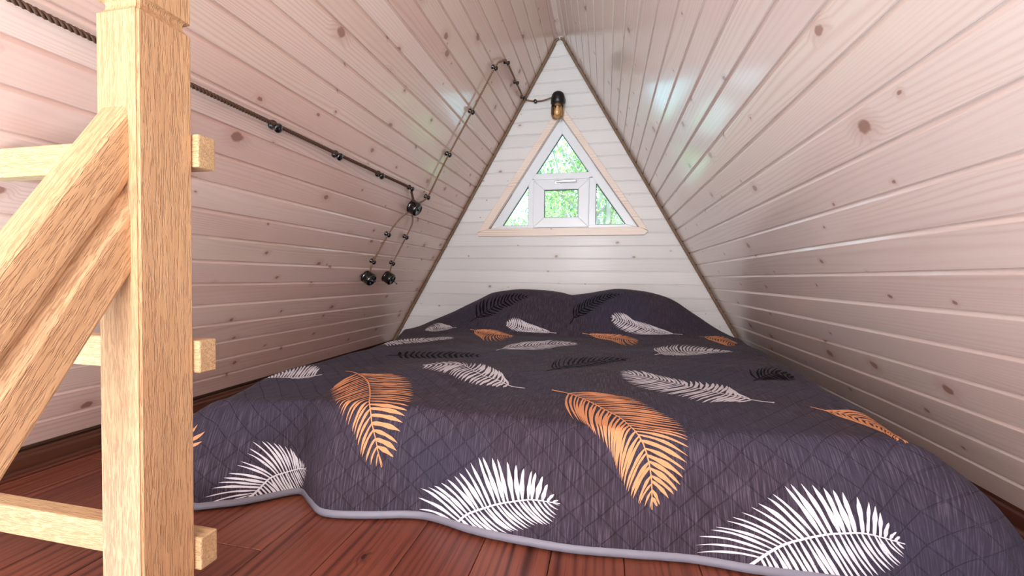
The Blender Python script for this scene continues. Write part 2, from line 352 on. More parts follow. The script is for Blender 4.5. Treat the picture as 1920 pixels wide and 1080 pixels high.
FEATHERS = {
  'o1': ["orange",26,[[-0.514,1.272],[-0.481,1.262],[-0.422,1.223],[-0.358,1.154],[-0.28,1.032],[-0.235,0.947],[-0.215,0.903],[-0.197,0.869],[-0.173,0.806]],[[-0.392,1.24],[-0.284,1.239],[-0.192,1.114],[-0.141,0.99],[-0.14,0.914],[-0.145,0.878],[-0.145,0.839],[-0.173,0.806]],[[-0.44,1.114],[-0.437,1.082],[-0.327,0.945],[-0.286,0.909],[-0.252,0.878],[-0.222,0.827],[-0.198,0.81],[-0.175,0.806]]],
  'o2': ["orange",30,[[0.19,1.211],[0.238,1.183],[0.292,1.127],[0.34,1.07],[0.377,1.021],[0.403,0.96],[0.418,0.927],[0.427,0.895],[0.432,0.851],[0.431,0.789]],[[0.361,1.187],[0.409,1.162],[0.461,1.083],[0.501,1.028],[0.51,0.979],[0.509,0.917],[0.499,0.878],[0.485,0.838],[0.471,0.821],[0.433,0.79]],[[0.261,0.992],[0.286,0.982],[0.319,0.936],[0.345,0.91],[0.366,0.862],[0.379,0.83],[0.4,0.804],[0.429,0.789]]],
  'w3': ["white",24,[[0.002,0.66],[0.035,0.714],[0.081,0.744],[0.12,0.763],[0.157,0.775],[0.189,0.783],[0.247,0.783]],[[-0.079,0.696],[-0.082,0.753],[-0.046,0.768],[0.013,0.811],[0.053,0.854],[0.088,0.861],[0.132,0.856],[0.166,0.847],[0.202,0.839],[0.216,0.824],[0.247,0.785]],[[0.067,0.66],[0.117,0.689],[0.144,0.703],[0.176,0.715],[0.201,0.731],[0.225,0.735],[0.238,0.751],[0.247,0.781]]],
  'w4': ["white",26,[[0.6,0.691],[0.626,0.717],[0.657,0.743],[0.69,0.76],[0.727,0.774],[0.748,0.778],[0.79,0.781],[0.851,0.766]],[[0.515,0.689],[0.516,0.735],[0.547,0.761],[0.581,0.788],[0.631,0.825],[0.677,0.859],[0.708,0.864],[0.744,0.857],[0.777,0.85],[0.809,0.835],[0.822,0.815],[0.851,0.769]],[[0.626,0.66],[0.683,0.66],[0.728,0.66],[0.776,0.693],[0.826,0.719],[0.842,0.735],[0.85,0.763]]],
  'w5': ["white",24,[[-0.58,0.686],[-0.557,0.707],[-0.533,0.737],[-0.521,0.743],[-0.5,0.748],[-0.401,0.76]],[[-0.656,0.66],[-0.651,0.715],[-0.63,0.747],[-0.605,0.779],[-0.58,0.818],[-0.576,0.843],[-0.565,0.848],[-0.538,0.843],[-0.511,0.832],[-0.474,0.815],[-0.454,0.792],[-0.394,0.766]],[[-0.565,0.66],[-0.535,0.66],[-0.5,0.66],[-0.47,0.66],[-0.446,0.66],[-0.42,0.707],[-0.393,0.76]]],
  'w7': ["white",18,[[-0.561,1.214],[-0.599,1.19],[-0.652,1.17],[-0.73,1.15]],[[-0.618,1.284],[-0.681,1.336],[-0.705,1.33],[-0.72,1.27],[-0.73,1.22],[-0.73,1.15]],[[-0.58,1.177],[-0.628,1.164],[-0.665,1.162],[-0.73,1.15]]],
  'w8': ["white",24,[[0.109,1.223],[0.062,1.237],[0.011,1.281],[-0.035,1.305],[-0.1,1.363],[-0.164,1.444],[-0.231,1.434],[-0.286,1.363]],[[0.023,1.304],[-0.0,1.363],[-0.036,1.408],[-0.072,1.448],[-0.11,1.483],[-0.147,1.484],[-0.18,1.488],[-0.243,1.48],[-0.298,1.395]],[[0.056,1.216],[0.008,1.212],[-0.043,1.215],[-0.104,1.247],[-0.14,1.273],[-0.175,1.292],[-0.269,1.336]]],
  'w9': ["white",30,[[0.753,1.173],[0.718,1.186],[0.689,1.213],[0.646,1.248],[0.589,1.312],[0.523,1.365],[0.465,1.412],[0.388,1.449]],[[0.708,1.236],[0.686,1.25],[0.686,1.352],[0.637,1.398],[0.576,1.405],[0.517,1.439],[0.455,1.496],[0.406,1.486],[0.388,1.457]],[[0.677,1.171],[0.624,1.16],[0.577,1.148],[0.541,1.194],[0.491,1.228],[0.438,1.278],[0.397,1.361],[0.387,1.438]]],
  'o10': ["orange",16,[[0.825,1.154],[0.851,1.135],[0.879,1.123],[0.904,1.091],[0.911,1.046],[0.9,0.961]],[[0.897,1.132],[0.927,1.156],[0.957,1.139],[0.93,1.06],[0.902,0.961]],[[0.892,1.068],[0.894,1.03],[0.891,0.987],[0.89,0.961],[0.898,0.957]]],
  'w11': ["white",24,[[-0.113,1.753],[-0.098,1.846],[-0.055,1.894],[0.025,1.951],[0.105,2.036],[0.219,2.073]],[[-0.108,1.94],[-0.075,1.99],[-0.02,2.034],[0.046,2.097],[0.085,2.15],[0.152,2.131],[0.217,2.096]],[[-0.037,1.835],[0.045,1.827],[0.094,1.877],[0.142,1.975],[0.214,2.047]]],
  'w12': ["white",20,[[0.076,2.347],[0.032,2.354],[-0.027,2.363],[-0.103,2.376],[-0.167,2.393],[-0.229,2.415]],[[0.015,2.376],[-0.049,2.404],[-0.113,2.429],[-0.164,2.454],[-0.199,2.454],[-0.227,2.425]],[[0.019,2.344],[-0.053,2.344],[-0.142,2.348],[-0.19,2.365],[-0.224,2.396]]],
  'w13': ["white",24,[[0.734,2.355],[0.649,2.367],[0.572,2.391],[0.494,2.427],[0.432,2.452],[0.368,2.477]],[[0.634,2.403],[0.556,2.443],[0.485,2.465],[0.444,2.501],[0.39,2.507],[0.368,2.483]],[[0.627,2.35],[0.548,2.336],[0.48,2.354],[0.41,2.398],[0.371,2.452]]],
  'w14': ["white",24,[[0.537,1.811],[0.615,1.89],[0.706,1.926],[0.79,1.926],[0.86,1.918]],[[0.555,2.01],[0.621,2.094],[0.707,2.117],[0.774,2.047],[0.823,1.976],[0.861,1.928]],[[0.573,1.81],[0.614,1.811],[0.687,1.824],[0.779,1.877],[0.855,1.907]]],
  'o15': ["orange",20,[[-0.423,2.348],[-0.378,2.33],[-0.327,2.31],[-0.261,2.289],[-0.201,2.282],[-0.147,2.271]],[[-0.367,2.344],[-0.324,2.354],[-0.278,2.355],[-0.219,2.33],[-0.152,2.29]],[[-0.352,2.245],[-0.246,2.03],[-0.202,2.014],[-0.157,2.042],[-0.141,2.223]]],
  'o16': ["orange",22,[[0.217,2.357],[0.276,2.344],[0.348,2.322],[0.426,2.25],[0.501,2.172]],[[0.275,2.361],[0.348,2.362],[0.429,2.345],[0.486,2.293],[0.503,2.185]],[[0.297,2.321],[0.367,2.203],[0.428,2.082],[0.473,2.082],[0.501,2.158]]],
  'o17': ["orange",12,[[0.811,2.335],[0.853,2.333],[0.89,2.298],[0.935,2.263],[0.957,2.208]],[[0.879,2.366],[0.934,2.403],[0.973,2.374],[0.966,2.24]],[[0.866,2.235],[0.88,2.148],[0.892,2.069],[0.922,2.097]]],
  'w18': ["white",16,[[-0.52,2.38],[-0.557,2.371],[-0.599,2.356],[-0.654,2.352],[-0.71,2.349]],[[-0.606,2.434],[-0.66,2.487],[-0.715,2.517],[-0.724,2.457],[-0.718,2.371]],[[-0.569,2.34],[-0.608,2.318],[-0.645,2.312],[-0.695,2.335]]],
  'w19': ["white",26,[[-0.71,1.817],[-0.688,1.851],[-0.637,1.929],[-0.554,1.996],[-0.416,2.07]],[[-0.72,1.9],[-0.711,2.048],[-0.645,2.124],[-0.528,2.139],[-0.421,2.086]],[[-0.664,1.806],[-0.601,1.856],[-0.519,1.918],[-0.452,2.0],[-0.41,2.049]]],
  'b1': ["black",15,[[-0.454,2.432],[-0.421,2.467],[-0.368,2.507],[-0.315,2.552],[-0.244,2.599],[-0.125,2.615]],[[-0.46,2.593],[-0.45,2.631],[-0.391,2.648],[-0.299,2.652],[-0.207,2.656],[-0.128,2.621]],[[-0.372,2.466],[-0.31,2.473],[-0.266,2.519],[-0.216,2.546],[-0.167,2.58],[-0.126,2.609]]],
  'b2': ["black",15,[[0.143,2.432],[0.171,2.494],[0.219,2.552],[0.277,2.601],[0.352,2.632],[0.435,2.64]],[[0.145,2.58],[0.186,2.598],[0.245,2.646],[0.306,2.67],[0.375,2.66],[0.431,2.645]],[[0.185,2.494],[0.244,2.508],[0.294,2.547],[0.345,2.59],[0.397,2.615],[0.433,2.635]]],
  'b3': ["black",15,[[0.145,1.422],[0.165,1.467],[0.206,1.563],[0.273,1.641],[0.345,1.699],[0.432,1.722]],[[0.144,1.63],[0.17,1.691],[0.229,1.711],[0.294,1.74],[0.37,1.748],[0.433,1.729]],[[0.184,1.458],[0.234,1.501],[0.286,1.528],[0.344,1.615],[0.43,1.706]]],
  'b4': ["black",15,[[-0.522,1.564],[-0.439,1.579],[-0.335,1.593],[-0.237,1.624],[-0.137,1.614]],[[-0.515,1.615],[-0.449,1.659],[-0.342,1.68],[-0.249,1.69],[-0.149,1.635]],[[-0.442,1.528],[-0.334,1.528],[-0.238,1.552],[-0.137,1.594]]],
  'b5': ["black",10,[[0.778,1.407],[0.829,1.464],[0.878,1.496],[0.909,1.448]],[[0.791,1.541],[0.832,1.545],[0.9,1.602],[0.911,1.523],[0.912,1.461]],[[0.814,1.418],[0.852,1.422],[0.883,1.418],[0.903,1.434]]],
  'o20': ["orange",9,[[-0.73,0.93],[-0.737,0.91],[-0.707,0.829]],[[-0.695,0.946],[-0.775,0.983],[-0.684,0.885],[-0.683,0.841]],[[-0.74,0.92],[-0.76,0.912],[-0.728,0.848]]],
}
# ------------------------------------------------------------------ the room
D = 3.0; H = 1.7055; K = .56897; AL = math.atan(K); CA, SA = math.cos(AL), math.sin(AL)
ZF, ZB = -.5653, -.5068; PB = .088; YBACK = -4.0
def wall_frame(sgn, s, y):
    """matrix of a board frame on a sloping wall: x down the slope, z into the room"""
    o = Vector((sgn*SA*s, y, H-CA*s))
    m = Matrix.Identity(4)
    xa = Vector((sgn*SA, 0, -CA)); ya = Vector((0, -sgn, 0)); za = xa.cross(ya)
    for i in range(3): m[i][0], m[i][1], m[i][2], m[i][3] = xa[i], ya[i], za[i], o[i]
    return m
def wall_point(sgn, y, z, off=0.):
    """point at height z on the sloping wall, lifted `off` into the room"""
    return Vector((sgn*K*(H-z), y, z)) + Vector((-sgn*CA, 0, -SA))*off
def board_mesh(name, width, length):
    # recess, wide upper chamfer, face, small lower bevel
    pr = [(0, -.007), (.0022, -.007), (.0105, -.0004), (.0118, 0), (width-.002, 0), (width-.0003, -.002), (width, -.007), (width, -.016), (0, -.016)]
    h = length/2; v = [(a, -h, b) for a, b in pr]+[(a, h, b) for a, b in pr]; n = len(pr)
    f = [tuple(range(n-1, -1, -1)), tuple(range(n, 2*n))]+[(i, (i+1) % n, n+(i+1) % n, n+i) for i in range(n)]
    return fix(pydata(name, v, f))
LEN = D-YBACK
bm_full = board_mesh('board', PB, LEN); bm_narrow = board_mesh('board_narrow', PB*.7, LEN)
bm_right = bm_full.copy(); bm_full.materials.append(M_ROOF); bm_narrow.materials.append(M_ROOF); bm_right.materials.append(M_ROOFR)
def slope_wall(name, sgn, count, first):
    # sheathing behind the boards
    m0 = wall_frame(sgn, 0, (D+YBACK)/2); sl = 2.72
    w = box(name, (-.03, -LEN/2-.1, -.06), (sl, LEN/2+.1, -.017))
    root = link(name, w, M_BACK); root.matrix_world = m0; tag(root, kind='structure')
    s = 0.
    for i in range(count):
        narrow = first and i == 0
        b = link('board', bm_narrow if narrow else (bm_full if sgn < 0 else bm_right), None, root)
        b.matrix_local = Matrix.Translation((s, 0, random.uniform(-.0006, .0006)))
        s += PB*.7 if narrow else PB
    return root
slope_wall('wall_left', -1, 29, True)
slope_wall('wall_right', 1, 29, False)
tag(link('trim_1', prism('trim_1', [(-.016, H-.0275), (.016, H-.0275), (.002, H-.0015), (-.002, H-.0015)], YBACK, D-.001), M_ROOF), kind='structure')
# gable wall with the triangular opening
OP = [(-.498, .348), (.552, .348), (.0155, 1.132)]       # opening
big = [(-1.62, -.70), (1.62, -.70), (0, 1.86)]
v = [(x, D+.018, z) for x, z in big+OP]+[(x, D+.075, z) for x, z in big+OP]
f = []
for i in range(3):
    j = (i+1) % 3
    f += [(i, j, 3+j, 3+i), (6+i, 9+i, 9+j, 6+j), (3+i, 3+j, 9+j, 9+i), (i, 6+i, 6+j, j)]
gab = tag(link('wall_end', fix(pydata('wall_end', v, f)), M_BACK), kind='structure')
def gable_piece(z0, z1, left, right):
    """one board between two bounds (functions of height)"""
    lv = [(z1, .0055), (z1-.0025, .0055), (z1-.0095, .0005), (z1-.0115, 0), (z0+.0015, 0), (z0, .003), (z0, .016), (z1, .016)]
    n = len(lv); v = []
    for side in (left, right):
        for z, dy in lv: v.append((side(z), D+dy, z))
    f = [tuple(range(n)), tuple(range(2*n-1, n-1, -1))]+[(i, (i+1) % n, n+(i+1) % n, n+i) for i in range(n)]
    me = fix(pydata('board', v, f))
    cx = sum(q[0] for q in v)/len(v); cz = (z0+z1)/2
    me.transform(Matrix.Translation((-cx, -D, -cz)))
    o = link('board', me, M_GABLE, gab); o.location = (cx, D, cz)
for mI in range(-7, 19):
    z0 = .053+PB*mI; z1 = z0+PB
    if z0 > H-.02: break
    z1 = min(z1, H-.006)
    L = lambda z: -K*(H-z); Rr = lambda z: K*(H-z)
    if z1 > .36 and z0 < 1.14:
        gable_piece(z0, z1, L, lambda z: min(.0155, -.498-.022+(z-.348)/1.527))
        gable_piece(z0, z1, lambda z: max(.0155, .552+.022-(z-.348)/1.461), Rr)
    else: gable_piece(z0, z1, L, Rr)
# rear gable behind the camera, closing the loft
wb = prism('wall_back', [(-1.5, -.75), (1.5, -.75), (0, 1.8)], YBACK-.04, YBACK)
tag(link('wall_back', wb, plain('white_rear_wall', srgb(225, 215, 205), .6)), kind='structure')
# floor of dark red planks, with the stair opening at the left
floor = tag(link('floor', box('floor', (-.26, -.35, ZF-.06), (1.36, D+.02, ZF-.012)), M_BACK), kind='structure')
fl2 = link('subfloor', box('subfloor', (-1.36, .47, ZF-.06), (-.26, D+.02, ZF-.012)), M_BACK, floor)
x = -1.36; ci = 0
while x < 1.34:
    xw = min(.145, 1.36-x); ys = .47 if x+xw < -.22 else -.35
    y = D+.01; seg = [1.25, .75, 1.0, .55][ci % 4]
    while y > ys+.02:
        y0 = max(ys, y-seg)
        me = box('plank', (-xw/2+.0008, -(y-y0)/2+.0008, -.012), (xw/2-.0008, (y-y0)/2-.0008, 0), .0012, 1)
        o = link('plank', me, M_FLOOR, floor); o.location = (x+xw/2, (y+y0)/2, ZF)
        y = y0; seg = 1.28
    x += xw; ci += 1
# skirting boards
for nm, sg in (('baseboard_left', -1), ('baseboard_right', 1)):
    xb = K*(H-ZB)
    y0 = .47 if sg < 0 else YBACK
    pr = [(sg*(xb-.003), ZF), (sg*(xb-.003), ZB-.018), (sg*(xb+.001), ZB-.012), (sg*(xb+.001), ZB-.004), (sg*(xb+.004), ZB+.001), (sg*(xb+.034), ZB+.001), (sg*(xb+.034), ZF)]
    bead = [(sg*(xb-.013), ZF), (sg*(xb-.012), ZF+.006), (sg*(xb-.007), ZF+.011), (sg*(xb-.0025), ZF+.012), (sg*(xb-.0025), ZF)]
    b = tag(link(nm, prism(nm, pr, y0, D, .001, 1), M_BASE), kind='structure')
    link('shoe_moulding', prism('shoe_moulding', bead, y0, D), M_BASE, b)
# ------------------------------------------------------------------ the triangular window
win = tag(empty('window_1', (0, D, .35)), kind='structure')
def wpart(name, me, mat, parent=None):
    par = parent or win; me.transform(Matrix.Translation((0, -D, -.35)))
    return link(name, me, mat, par)
oT = [(-.575, .296), (.612, .296), (.0165, 1.196)]
oT = [(-.597, .296), (.631, .296), (.0155, 1.205)]
iT = [(-.4975, .349), (.5515, .349), (.0155, 1.1315)]
cutL, cutR = (-.5745, .330), (.6085, .330)
wpart('casing_board', prism('casing', [(-.574, .296), (.588, .296), (.612, .322), iT[1], iT[0], (-.580, .322)], 2.974, 3.032, .002, 2), M_TRIM)
wpart('casing_board', prism('casing', [iT[0], iT[2], (.0155, 1.205), (-.580, .3245)], 2.976, 3.032, .002, 2), M_TRIM)
wpart('casing_board', prism('casing', [iT[1], (.612, .3245), (.0157, 1.205), (.0157, iT[2][1])], 2.976, 3.032, .002, 2), M_TRIM)
Xl = lambda z: -.404+(z-.376)/1.508; Xr = lambda z: .4655-(z-.376)/1.435
Ol = lambda z: -.4975+(z-.349)/1.524; Or = lambda z: .5515-(z-.349)/1.46
F0, F1 = 3.026, 3.072
fr = join('frame', [
    prism('a', [(Ol(.349), .349), (Xl(.376), .376), (.0224, 1.0175), (.0155, 1.131)], F0, F1, .003),
    prism('b', [(Or(.349), .349), (Xr(.376), .376), (.0224, 1.0175), (.0155, 1.131)], F0, F1, .003),
    prism('c', [(Ol(.349), .349), (Or(.349), .349), (Xr(.376), .376), (Xl(.376), .376)], F0, F1, .003),
    prism('d', [(Xl(.70)-.01, .700), (Xr(.70)+.01, .700), (Xr(.743)+.01, .743), (Xl(.743)-.01, .743)], F0+.002, F1-.001, .003),
    prism('e', [(-.214, .37), (-.170, .37), (-.170, .71), (-.214, .71)], F0+.002, F1-.001, .003),
    prism('f', [(.212, .37), (.263, .37), (.263, .71), (.212, .71)], F0+.002, F1-.001, .003),
    prism('g', [(-.205, .66), (Xl(.66)-.02, .66), (Xl(.71)-.02, .71), (-.205, .71)], F0+.004, F1-.002, .002),
    prism('h', [(.255, .66), (Xr(.66)+.02, .66), (Xr(.71)+.02, .71), (.255, .71)], F0+.004, F1-.002, .002)])
wpart('frame', fr, M_PVC)
# opening sash: four mitred rails
so = [(-.1755, .358), (.2165, .358), (.2165, .6955), (-.1755, .6955)]; si = [(-.0965, .428), (.1425, .428), (.1425, .623), (-.0965, .623)]
sash = wpart('sash', join('sash', [prism('s', [so[i], so[(i+1) % 4], si[(i+1) % 4], si[i]], 3.008, 3.05, .0035) for i in range(4)]), M_PVC)
def gasket(name, pts, y, par, w=.0035):
    n = len(pts); c = Vector((sum(p[0] for p in pts)/n, sum(p[1] for p in pts)/n)); inn = []
    for i in range(n):
        a, b, d = Vector(pts[i-1]), Vector(pts[i]), Vector(pts[(i+1) % n])
        e1 = (a-b).normalized(); e2 = (d-b).normalized(); bis = (e1+e2).normalized(); sn = abs(e1.x*bis.y-e1.y*bis.x)
        inn.append(tuple(b+bis*(w/max(sn, .2))))
    wpart(name, join(name, [prism('g', [pts[i], pts[(i+1) % n], inn[(i+1) % n], inn[i]], y-.002, y+.006) for i in range(n)]), M_GASKET, par)
tg = NT('window_glass'); tg.n.remove(tg.bsdf)
gl = tg.add('ShaderNodeBsdfGlossy'); gl.inputs['Roughness'].default_value = .01
tr = tg.add('ShaderNodeBsdfTransparent'); tr.inputs[0].default_value = (.95, .98, .97, 1)
fres = tg.add('ShaderNodeFresnel'); fres.inputs[0].default_value = 1.45
mx = tg.add('ShaderNodeMixShader'); tg.l.new(fres.outputs[0], mx.inputs[0]); tg.l.new(tr.outputs[0], mx.inputs[1]); tg.l.new(gl.outputs[0], mx.inputs[2]); tg.l.new(mx.outputs[0], tg.out.inputs[0])
top3 = [(Xl(.743), .743), (Xr(.743), .743), (.0224, 1.0175)]
lft3 = [(Xl(.376), .376), (-.214, .376), (-.214, .66), (Xl(.66), .66)]
rgt3 = [(.263, .376), (Xr(.376), .376), (Xr(.66), .66), (.263, .66)]
for pts, y in ((top3, 3.05), (lft3, 3.05), (rgt3, 3.05)):
    gasket('gasket', pts, y-.006, win)
    wpart('pane', prism('pane', pts, y, y+.004), tg.m)
gasket('gasket', si, 3.026, sash)
wpart('pane', prism('pane', si, 3.030, 3.034), tg.m, sash)
hb = join('handle', [box('h', (-.028, 3.000, .661), (.022, 3.0082, .684), .006, 3), box('h2', (-.010, 2.984, .665), (.008, 3.002, .681), .004, 2), box('h3', (-.012, 2.972, .666), (.130, 2.985, .681), .005, 3)])
wpart('handle', hb, M_CHROME, sash)
# ------------------------------------------------------------------ jute rope along the gable edge
M_JUTE = NT('jute'); tc = M_JUTE.add('ShaderNodeTexCoord'); nz = M_JUTE.noise(tc.outputs['Object'], 240., 3.)
M_JUTE.l.new(M_JUTE.mix(nz, srgb(104, 80, 60), srgb(168, 136, 108)), M_JUTE.bsdf.inputs['Base Color']); M_JUTE.bsdf.inputs['Roughness'].default_value = .9
M_JUTE.bump(nz, .001); M_JUTE = M_JUTE.m
for sg, lab in ((-1, 'brown twisted jute rope along the left sloping edge of the white end wall'), (1, 'brown twisted jute rope along the right sloping edge of the white end wall')):
    rp = [Vector((sg*(K*(H-z)-.0125), D-.0125+.001*math.sin(z*31), z)) for z in [q*.06-.50 for q in range(0, 36)] if z < 1.62]
    rp += [Vector((sg*.030, D-.0125, 1.640)), Vector((sg*.020, D-.0125, 1.654)), Vector((sg*.0062, D-.0125, 1.659))]
    tag(link('jute_rope', twisted('jute_rope', spline(rp, 5), 3, .0047, .0054, .038, 6, .005), M_JUTE), lab, 'rope', None)
# ------------------------------------------------------------------ wall lamp above the window
lampo = tag(empty('wall_lamp', (0, D, 1.235)), 'black wall lamp with amber glass jar above the triangular window', 'lamp')
def lp(name, me, mat, smooth=True, parent=lampo): me.transform(Matrix.Translation((0, -D, -1.235))); return link(name, me, mat, parent, smooth)
lc = Vector((-.001, D-.062, 1.213))
ax = aim((-.05, .10, -1))            # glass hangs down
capp = lathe('cap', [(.001, -.062), (.018, -.060), (.033, -.052), (.042, -.038), (.0465, -.018), (.0475, .002), (.0475, .020), (.044, .022)], 32)
capp.transform(Matrix.Translation(lc) @ ax); lp('cap', capp, M_BLACKM)
bk = lathe('bracket', [(.046, 0), (.046, .012), (.030, .018), (.026, .05)], 28); bk.transform(aim((0, -1, 0), (lc.x, D, lc.z+.02))); lp('bracket', bk, M_BLACKM)
gm = NT('amber_glass'); gm.n.remove(gm.bsdf)
g1 = gm.add('ShaderNodeBsdfGlossy'); g1.inputs['Roughness'].default_value = .05
t1 = gm.add('ShaderNodeBsdfTransparent'); t1.inputs[0].default_value = (.92, .74, .52, 1)
f1 = gm.add('ShaderNodeFresnel'); f1.inputs[0].default_value = 1.6
mx1 = gm.add('ShaderNodeMixShader'); gm.l.new(f1.outputs[0], mx1.inputs[0]); gm.l.new(t1.outputs[0], mx1.inputs[1]); gm.l.new(g1.outputs[0], mx1.inputs[2]); gm.l.new(mx1.outputs[0], gm.out.inputs[0])
jar = lathe('glass_jar', [(.043, .012), (.0435, .05), (.0440, .085), (.040, .104), (.030, .117), (.016, .123), (.001, .125)], 32, False); jar.transform(Matrix.Translation(lc) @ ax); lp('glass_jar', jar, gm.m)
skt = lathe('socket', [(.018, .0), (.021, .004), (.021, .030), (.017, .034), (.001, .034)], 24); skt.transform(Matrix.Translation(lc) @ ax); lp('socket', skt, plain('grey_socket', srgb(150, 130, 112), .4))
blb = lathe('bulb', [(.008, .032), (.009, .044), (.018, .058), (.0215, .072), (.018, .086), (.009, .094), (.001, .096)], 24); blb.transform(Matrix.Translation(lc) @ ax)
lp('bulb', blb, plain('frosted_warm_bulb', srgb(250, 226, 170), .12, .8, coat=1.))
# ------------------------------------------------------------------ twisted cables, knobs and switches on the left wall
M_CABLE = plain('brown_braided_cable', srgb(92, 62, 46), .55)
M_CABLE2 = plain('light_brown_braided_cable', srgb(140, 104, 82), .6)
CO = .017
def LW(y, z, off=CO): return wall_point(-1, y, z, off)
box_c = (2.231, .398)
runs = {
 'a': [(.54, .482), (.68, .480), (1.157, .4785), (1.475, .4775), (1.794, .4775), (2.10, .4775), (2.135, .462), (2.205, .425)],
 'b': [(2.262, .422), (2.331, .472), (2.325, .60), (2.319, .709), (2.325, .944), (2.324, 1.177), (2.355, 1.225), (2.431, 1.254), (2.694, 1.256), (2.925, 1.256)],
 'c': [(2.20, .365), (2.150, .315), (2.121, .234), (2.113, .086), (2.134, .03)],
 'd': [(2.258, .365), (2.315, .320), (2.328, .240), (2.332, .085), (2.356, .03)]}
cab_b = spline([LW(*q) for q in runs['b']], 6)+spline([Vector((-.2365, 2.978, 1.254)), Vector((-.20, 2.981, 1.246)), Vector((-.165, 2.982, 1.240)), Vector((-.11, 2.980, 1.240)), Vector((-.045, 2.965, 1.250))], 6)
tag(link('twisted_cable', twisted('twisted_cable', spline([LW(*q) for q in runs['a']], 6), 3, .0036, .0036, .030, 6, .0035), M_CABLE),
    'thick dark brown twisted cable running level along the left wall from behind the post', 'cable')
tag(link('twisted_cable', twisted('twisted_cable', cab_b, 2, .003, .0034, .022, 6, .0035), M_CABLE2),
    'brown twisted cable rising from the black junction box over to the wall lamp', 'cable')
tag(link('twisted_cable', twisted('twisted_cable', spline([LW(*q) for q in runs['c']], 6), 2, .0026, .003, .022, 6, .0035), M_CABLE2),
    'left drop of brown twisted cable from junction box down to the left black switch', 'cable')
tag(link('twisted_cable', twisted('twisted_cable', spline([LW(*q) for q in runs['d']], 6), 2, .0026, .003, .022, 6, .0035), M_CABLE2),
    'right drop of brown twisted cable from junction box down to the switch with a toggle', 'cable')
knob_me = lathe('ceramic_knob', [(.0125, 0), (.0135, .002), (.0135, .008), (.0085, .012), (.008, .019), (.0125, .023), (.0138, .027), (.0125, .031), (.007, .033), (.001, .0335)], 20)
knob_me.materials.append(M_BLACK)
screw_me = lathe('screw', [(.0042, .0330), (.0042, .0345), (.003, .0353), (.0005, .0355)], 12); screw_me.materials.append(M_BLACKM)
K0 = None
def knob(mat, label, group, scale=1.):
    o = link('ceramic_knob', knob_me, None, None, True); s = link('screw', screw_me, None, o, True)
    o.matrix_world = mat @ Matrix.Scale(scale, 4); tag(o, label, 'insulator', group)
NW = Vector((CA, 0, -SA))
def wk(y, z, label, group, side=.009, sc=1.):
    p = wall_point(-1, y, z, 0)
    knob(aim(NW, p), label, group, sc)
kg = 'black ceramic cable knobs on the wall'
wk(1.157, .4785-.004, 'black ceramic knob on the thick level cable, nearest to the wooden post', kg, sc=1.1)
wk(1.475, .4775-.004, 'second black ceramic knob from the post along the thick level cable', kg, sc=1.1)
wk(1.794, .4775-.004, 'third black ceramic knob from the post along the thick level cable', kg, sc=1.1)
wk(2.110, .4775, 'black ceramic knob at the bend where the level cable drops to the junction box', kg)
wk(2.331, .472, 'black ceramic knob just above right of the junction box on the rising cable', kg)
wk(2.319, .709, 'second black ceramic knob above the junction box on the rising cable', kg)
wk(2.325, .944, 'third black ceramic knob above the junction box on the rising cable', kg)
wk(2.324, 1.177, 'black ceramic knob at the top of the rising cable, left of its arch', kg)
wk(2.431, 1.254, 'topmost black ceramic knob, right after the arch of the cable', kg)
wk(2.694, 1.256, 'black ceramic knob halfway down the cable between arch and rope edge', kg)
wk(2.925, 1.256, 'black ceramic knob on the left slope right beside the jute rope', kg)
knob(aim((0, -1, 0), (-.165, D, 1.240)), 'single black ceramic knob on the white end wall left of the lamp', kg, .9)
wk(2.121, .234, 'upper black ceramic knob on the left cable drop below the junction box', kg, sc=.95)
wk(2.113, .086, 'lower black ceramic knob on the left cable drop, above the left switch', kg, sc=.95)
wk(2.328, .240, 'upper black ceramic knob on the right cable drop below the junction box', kg, sc=.95)
wk(2.332, .085, 'lower black ceramic knob on the right cable drop, above the toggle switch', kg, sc=.95)
def device(name, y, z, label, cat, kind):
    o = empty(name); o.matrix_world = aim(NW, wall_point(-1, y, z, 0)); tag(o, label, cat, None)
    r = .040 if kind == 'box' else .036
    link('housing', lathe('housing', [(r*.93, 0), (r, .004), (r, .012), (r*.96, .014), (r*.96, .016), (r, .018), (r, .046), (r*.97, .051), (r*.86, .054)], 36), M_BLACK, o, True)
    link('cover', lathe('cover', [(r*.84, .0535), (r*.82, .056), (r*.70, .0575), (r*.66, .0565), (.001, .0565)], 36), M_BLACK, o, True)
    if kind == 'box':
        link('screw', lathe('screw', [(.006, .0565), (.006, .0585), (.001, .059)], 16), M_BLACKM, o, True)
    elif kind == 'rotary':
        link('rotary_grip', join('rotary_grip', [lathe('r', [(.013, .0565), (.012, .062), (.001, .063)], 20), box('b', (-.012, -.003, .0565), (.012, .003, .071), .002)]), M_BLACK, o)
    else:
        link('toggle_base', lathe('t', [(.008, .0565), (.007, .061), (.001, .062)], 18), M_BLACKM, o, True)
        tg_ = lathe('t', [(.0026, 0), (.003, .020), (.0048, .026), (.0036, .031), (.001, .032)], 12)
        tg_.transform(aim(o.matrix_world.to_3x3().inverted() @ (NW+Vector((0, .5, -.35))), (0, 0, .060))); link('toggle', tg_, M_BLACK, o, True)
    return o
device('junction_box', box_c[0], box_c[1], 'round black ceramic junction box where the cables meet on the left wall', 'box', 'box')
device('rotary_switch', 2.134, .001, 'round black rotary switch, left of the two switches at the cable ends', 'switch', 'rotary')
device('toggle_switch', 2.356, .002, 'round black switch with a small toggle, right of the two at the cable ends', 'switch', 'toggle')
